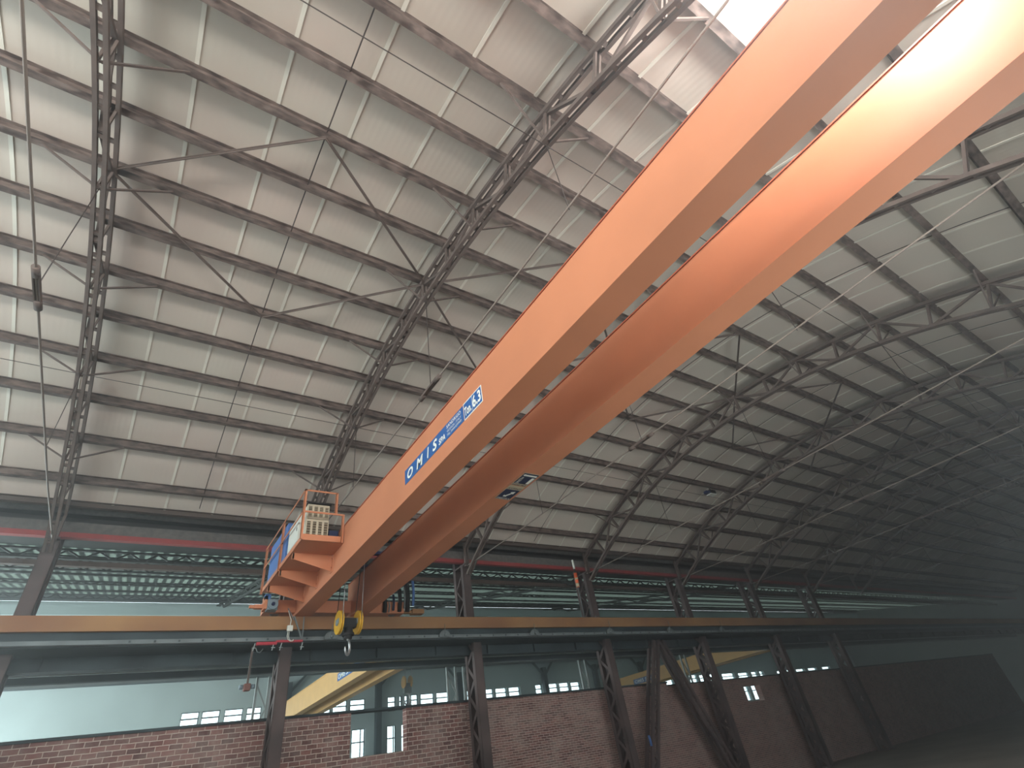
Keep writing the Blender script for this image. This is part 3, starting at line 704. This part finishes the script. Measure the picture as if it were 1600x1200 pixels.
# maker sign
sg = MB(); sg.box((GX1-0.004, 4.86, 3.80), (GX1, 6.8, 4.045)); sp_ = sg.build('maker_sign', M['sign_blue'], crane, label='blue sign with white letters')
Rr, Up = (0, -1, 0), (0, 0, 1); xs_ = GX1-0.005
for ch, y0, wd in (('O', 6.70, 0.21), ('M', 6.36, 0.23), ('I', 5.99, 0.07), ('S', 5.80, 0.15)):
    text(ch, 'letter', (xs_, y0, 3.835), Rr, Up, 0.17, M['sign_white'], sp_, width=wd, shear=0.2, bold=0.03)
text('SPA', 'lettering', (xs_, 5.60, 3.835), Rr, Up, 0.095, M['sign_white'], sp_, width=0.2, shear=0.2, bold=0.02)
text('SANDRIGO', 'lettering', (xs_, 5.34, 3.96), Rr, Up, 0.055, M['sign_white'], sp_, width=0.42, bold=0.01)
text('VICENZA - ITALY', 'lettering', (xs_, 5.34, 3.895), Rr, Up, 0.035, M['sign_white'], sp_, width=0.42)
text('TEL. 0444/659900', 'lettering', (xs_, 5.34, 3.835), Rr, Up, 0.035, M['sign_white'], sp_, width=0.42)
sg = MB(); sg.box((GX1-0.004, 4.36, 3.79), (GX1, 4.845, 4.055)); sc_ = sg.build('capacity_sign', M['sign_white'], crane, label='blue sign with white rim')
mb = MB(); mb.box((GX1-0.006, 4.62, 3.805), (GX1-0.004, 4.832, 4.04)); mb.box((GX1-0.006, 4.373, 3.805), (GX1-0.004, 4.61, 4.04)); mb.build('blue_field', M['sign_blue'], sc_)
text('Ton.', 'lettering', (GX1-0.008, 4.815, 3.83), Rr, Up, 0.14, M['sign_white'], sc_, width=0.18, bold=0.035)
text('6.3', 'lettering', (GX1-0.007, 4.60, 3.83), Rr, Up, 0.185, M['sign_white'], sc_, width=0.215, bold=0.03)
# arrow signs under the second girder
zs = ZB-0.012
def flat(name, poly, z, mt, par, **kw):
    mb = MB(); n = len(poly); mb._add([(x, y, z) for x, y in poly]+[(x, y, z-0.002) for x, y in poly], [tuple(range(n)), tuple(reversed(range(n, 2*n)))]+[(i, n+i, n+(i+1) % n, (i+1) % n) for i in range(n)])
    return mb.build(name, mt, par, **kw)
def rect(x0, y0, x1, y1): return [(x0, y0), (x1, y0), (x1, y1), (x0, y1)]
s1 = flat('direction_sign', rect(4.385, 5.86, 4.67, 6.34), zs+0.003, M['sign_cream'], crane, label='navy sign with a white double arrow')
flat('navy_field', rect(4.395, 5.99, 4.66, 6.33), zs, M['sign_navy'], s1)
text('DESTRA', 'lettering', (4.405, 6.32, zs-0.003), (1, 0, 0), (0, -1, 0), 0.055, M['sign_white'], s1, width=0.245, bold=0.01)
ax_, ay = 4.53, 6.13
flat('arrow', [(ax_-0.055, ay+0.10), (ax_-0.055, ay+0.045), (ax_-0.03, ay+0.065), (ax_+0.03, ay-0.03), (ax_+0.0, ay-0.055), (ax_+0.075, ay-0.09), (ax_+0.08, ay-0.0), (ax_+0.055, ay-0.015), (ax_-0.005, ay+0.085), (ax_+0.02, ay+0.10)], zs-0.002, M['sign_white'], s1)
text('AVANTI', 'lettering', (4.40, 5.965, zs-0.001), (1, 0, 0), (0, -1, 0), 0.045, M['sign_navy'], s1, width=0.25, bold=0.005)
s2 = flat('direction_sign', rect(4.385, 5.44, 4.67, 5.84), zs+0.003, M['sign_cream'], crane, label='navy sign with a bent white arrow')
flat('navy_field', rect(4.392, 5.45, 4.663, 5.77), zs, M['sign_navy'], s2)
text('INDIETRO', 'lettering', (4.395, 5.835, zs-0.001), (1, 0, 0), (0, -1, 0), 0.045, M['sign_navy'], s2, width=0.26, bold=0.005)
flat('arrow', [(4.40, 5.50), (4.43, 5.47), (4.43, 5.485), (4.65, 5.485), (4.65, 5.525), (4.43, 5.525), (4.43, 5.54)], zs-0.002, M['sign_white'], s2)
flat('arrow', [(4.60, 5.56), (4.65, 5.56), (4.65, 5.75), (4.60, 5.75)], zs-0.002, M['sign_white'], s2)
text('SINISTRA', 'lettering', (4.46, 5.755, zs-0.003), (0, -1, 0), (-1, 0, 0), 0.05, M['sign_white'], s2, width=0.2, bold=0.01)
# collector arm in front of the runway
ca = MB(); ca.bar((3.0, 12.95, 3.5), (3.2, 12.9, 3.0), 0.03, 0.03); ca.bar((3.22, 12.95, 3.5), (3.21, 12.9, 3.0), 0.022, 0.022); ca.bar((2.85, 12.97, 3.68), (3.0, 12.95, 3.42), 0.02, 0.02)
arm = ca.build('collector_arm', M['old_light'], crane)
mb = MB(); mb.box((2.27, 12.86, 2.90), (2.68, 12.94, 2.955)); mb.build('collector_bar', M['collector'], arm, bevel=0.004)
mb = MB(); mb.box((2.66, 12.86, 2.945), (3.22, 12.94, 2.985)); mb.build('collector_bar', M['collector'], arm, bevel=0.004)
for x in (2.24, 2.62, 2.78, 3.22):
    mb = MB(); mb.bar((x, 12.88, 2.93), (x-0.03, 12.86, 2.78), 0.018, 0.018); mb.bar((x-0.05, 12.87, 2.84), (x+0.03, 12.87, 2.84), 0.015, 0.015); mb.build('collector_shoe', M['lattice'], arm)
mb = MB(); mb.tube([(2.27, 12.88, 2.84), (2.3, 12.85, 2.76), (2.36, 12.85, 2.74), (2.41, 12.86, 2.82)], 0.01, 6); mb.build('loop_cable', M['old_light'], arm)
mb = MB(); mb.box((2.85, 12.82, 3.16), (2.97, 12.88, 3.28)); jb = mb.build('junction_box', M['white'], arm, bevel=0.006)
for dx in (0, 0.03):
    mb = MB(); mb.tube([(2.875+dx, 12.85, 3.16), (2.87+dx, 12.85, 3.06), (2.89+dx, 12.84, 2.99), (2.95+dx, 12.84, 2.95), (3.0+dx*0.5, 12.85, 2.97), (3.01, 12.87, 3.0)], 0.008, 6); mb.build('cable', M['white'], jb)
mb = MB(); mb.tube([(2.91, 12.85, 3.28), (2.92, 12.86, 3.4), (2.89, 12.9, 3.5), (2.86, 12.95, 3.62)], 0.008, 6); mb.build('cable', M['white'], jb)
# trolley on the girders
tr = MB(); tr.box((3.2, 11.3, 4.43), (4.55, 11.42, 4.5)); tr.box((3.2, 12.2, 4.43), (4.55, 12.32, 4.5)); tr.box((3.2, 11.3, 4.43), (3.28, 12.32, 4.52)); tr.box((4.46, 11.3, 4.43), (4.54, 12.32, 4.52))
trol = tr.build('hoist_trolley', M['blue_dark'], crane)
mb = MB(); mb.tube([(3.6, 11.8, 4.5), (4.25, 11.8, 4.5)], 0.14, 20); mb.build('rope_drum', M['rubber'], trol)
# festoon cables and blue hose past the second girder
for i, (x, y, z0, z1, rr, mt) in enumerate(((5.97, 13.0, 3.78, 4.42, 0.035, 'blue'), (5.72, 13.0, 3.72, 4.25, 0.02, 'old_light'), (5.42, 13.0, 3.66, 4.05, 0.03, 'blue_dark'), (5.6, 13.02, 3.64, 4.2, 0.05, 'rubber'), (5.82, 13.04, 3.64, 4.35, 0.06, 'rubber'), (5.3, 13.0, 3.62, 3.9, 0.02, 'old_light'), (5.2, 13.03, 3.62, 3.95, 0.05, 'rubber'))):
    mb = MB(); mb.tube([(x, y, z1), (x+0.01, y-0.02, (z0+z1)/2), (x-0.005, y, z0)], rr, 10); mb.build('festoon_cable', M[mt], crane, label='bright blue hose') if mt == 'blue' else mb.build('festoon_cable', M[mt], crane)
mb = MB(); mb.box((5.1, 13.05, 4.4), (6.05, 13.1, 4.45)); mb.box((5.75, 13.06, 3.9), (5.8, 13.1, 4.45)); mb.box((5.1, 13.06, 3.9), (5.15, 13.1, 4.45)); mb.build('festoon_track', M['rubber'], crane)

# hook block
hk = thing('hook_block', (3.95, 12.0, 3.1), 'yellow and black hook block hanging by ropes between the girders', 'hook')
for x in (3.74, 4.16):
    mb = MB(); mb.lathe_x((x, 12.0, 3.12), [(-0.035, 0.2), (-0.035, 0.245), (-0.012, 0.245), (-0.008, 0.21), (0.008, 0.21), (0.012, 0.245), (0.035, 0.245), (0.035, 0.2), (0.02, 0.1)], 36)
    sv = mb.build('sheave', M['yellow'], hk)
    mb = MB(); mb.lathe_x((x, 12.0, 3.12), [(-0.06, 0.05), (-0.05, 0.07), (0.05, 0.07), (0.06, 0.05)], 20); mb.build('hub', M['grey_motor'], sv)
    mb = MB(); mb.box((x-0.05, 11.9, 3.08), (x-0.038, 12.1, 3.19)); mb.build('hub_plate', M['grey_motor'], sv)
mb = MB(); mb.box((3.8, 11.93, 3.0), (4.1, 12.07, 3.2)); mb.tube([(3.95, 12.0, 2.78), (3.95, 12.0, 3.02)], 0.09, 16); mb.tube([(3.95, 12.0, 2.84), (3.95, 12.0, 2.9)], 0.13, 16); mb.build('crosshead', M['rubber'], hk, bevel=0.004)
pts = []; 
for k in range(26):
    a = math.radians(100-k*11.2); pts.append((3.95+0.075*math.cos(a), 12.0+0.08*math.cos(a), 2.62+0.15*math.sin(a)))
mb = MB(); mb.tube(pts, [0.016+0.012*math.sin(math.pi*min(1, k/25)) for k in range(26)], 10); hko = mb.build('hook', M['steel'], hk)
mb = MB(); mb.tube([(3.95, 12, 2.82), (3.95, 12, 2.76)], 0.025, 10); mb.build('shank', M['steel'], hko)
for x, y in ((3.74, 11.77), (3.74, 12.23), (4.16, 11.77), (4.16, 12.23)):
    mb = MB(); mb.tube([(x, y, 3.12), (x+0.0, 11.8+(y-12)*0.5, 4.45)], 0.009, 6); mb.build('wire_rope', M['steel'] if y < 12 else M['wire'], hk)

# warning rod on the runway, flood light, hanging bits
wr = thing('warning_rod', (12.12, 13.3, 3.58), 'tall thin rod with orange sleeve and white tip on the runway', 'rod')
mb = MB(); mb.tube([(12.12, 13.3, 3.56), (12.12, 13.3, 4.6)], 0.016, 8); mb.build('stem', M['old_light'], wr)
mb = MB(); mb.tube([(12.12, 13.3, 4.55), (12.12, 13.3, 5.02)], 0.055, 14); sl = mb.build('sleeve', M['fluor'], wr)
mb = MB(); mb.tube([(12.12, 13.3, 4.56), (12.12, 13.3, 4.68)], 0.057, 14); mb.tube([(12.12, 13.3, 4.80), (12.12, 13.3, 4.86)], 0.057, 14); mb.build('band', M['sign_cream'], sl)
mb = MB(); mb.tube([(12.12, 13.3, 5.02), (12.12, 13.3, 5.17)], 0.025, 10); mb.build('neck', M['rubber'], wr)
mb = MB(); mb.tube([(12.12, 13.3, 5.16), (12.12, 13.3, 5.47)], 0.035, 12); mb.build('tip', M['white'], wr)
fl = thing('flood_light', (16.6, 10.0, 7.1), 'small dark flood light hanging under a purlin at the right', 'lamp')
mb = MB(); mb.box((16.5, 9.9, 7.0), (16.82, 10.12, 7.16)); mb.build('housing', M['rubber'], fl, bevel=0.01)
mb = MB(); mb.box((16.3, 9.93, 7.0), (16.5, 10.08, 7.1)); mb.build('gear_box', M['blue_dark'], fl)
mb = MB(); mb.box((16.45, 9.88, 6.97), (16.78, 10.1, 7.0)); mb.build('lens', M['white'], fl)
mb = MB(); mb.bar((16.65, 10.0, 7.16), (16.65, 10.0, zr(10)-PH), 0.03, 0.03); mb.build('stirrup', M['truss'], fl)
# small trolley hanging under the old girder at the left
hc = thing('hanging_trolley', (2.3, 13.5, 2.3), 'rusty chain trolley hanging under the old girder at the left', 'trolley')
mb = MB(); mb.box((2.24, 13.42, 2.14), (2.38, 13.55, 2.28)); mb.box((2.26, 13.45, 2.28), (2.36, 13.5, 2.42)) if False else None
mb.build('body', M['rust'], hc, bevel=0.02)
mb = MB(); mb.box((2.29, 13.46, 2.28), (2.33, 13.5, 3.02)); mb.build('hanger', M['truss'], hc)
for x in (2.19, 2.43):
    mb = MB(); mb.tube([(x-0.035, 13.48, 2.22), (x+0.035, 13.48, 2.22)], 0.045, 14); mb.build('wheel', M['grey_motor'], hc)

# ------------------------------------------------------------------ haze volume, added to imitate the lens veil
hz = MB(); hz.box((X0-0.35, -2.45, FLOOR-0.2), (64.5, 30.3, 9.4))
hm = bpy.data.materials.new('thin_veil_haze'); hm.use_nodes = True; hn = hm.node_tree; hn.nodes.remove(hn.nodes['Principled BSDF'])
vs_ = hn.nodes.new('ShaderNodeVolumeScatter'); vs_.inputs['Color'].default_value = (0.92, 0.97, 1.0, 1); vs_.inputs['Density'].default_value = 0.014; vs_.inputs['Anisotropy'].default_value = 0.72
hn.links.new(vs_.outputs[0], hn.nodes['Material Output'].inputs['Volume'])
ho = hz.build('veil_haze', hm); ho['kind'] = 'stuff'; ho['label'] = 'thin haze volume added through the halls for the veiling glow'; ho['category'] = 'haze'

# hook block of the side hall crane
sh = thing('side_hook_block', (9.75, 22.0, 3.0), 'pale hook block hanging in the side hall behind the brick wall', 'hook')
for dx in (-0.14, 0.14):
    mb = MB(); mb.lathe_x((9.75+dx, 22.0, 3.45), [(-0.04, 0.16), (-0.02, 0.22), (0.02, 0.22), (0.04, 0.16)], 20); mb.build('sheave', M['yellow_girder'], sh)
    mb = MB(); mb.tube([(9.75+dx, 21.85, 3.45), (9.75+dx, 21.85, zn(21.85))], 0.012, 6); mb.build('wire_rope', M['steel'], sh)
mb = MB(); mb.box((9.6, 21.9, 3.05), (9.9, 22.1, 3.4)); mb.build('crosshead', M['old_light'], sh)
mb = MB(); mb.tube([(9.75+0.13*math.cos(math.radians(100-k*14)), 22.0, 2.85+0.2*math.sin(math.radians(100-k*14))) for k in range(20)], 0.03, 8); mb.build('hook', M['steel'], sh)
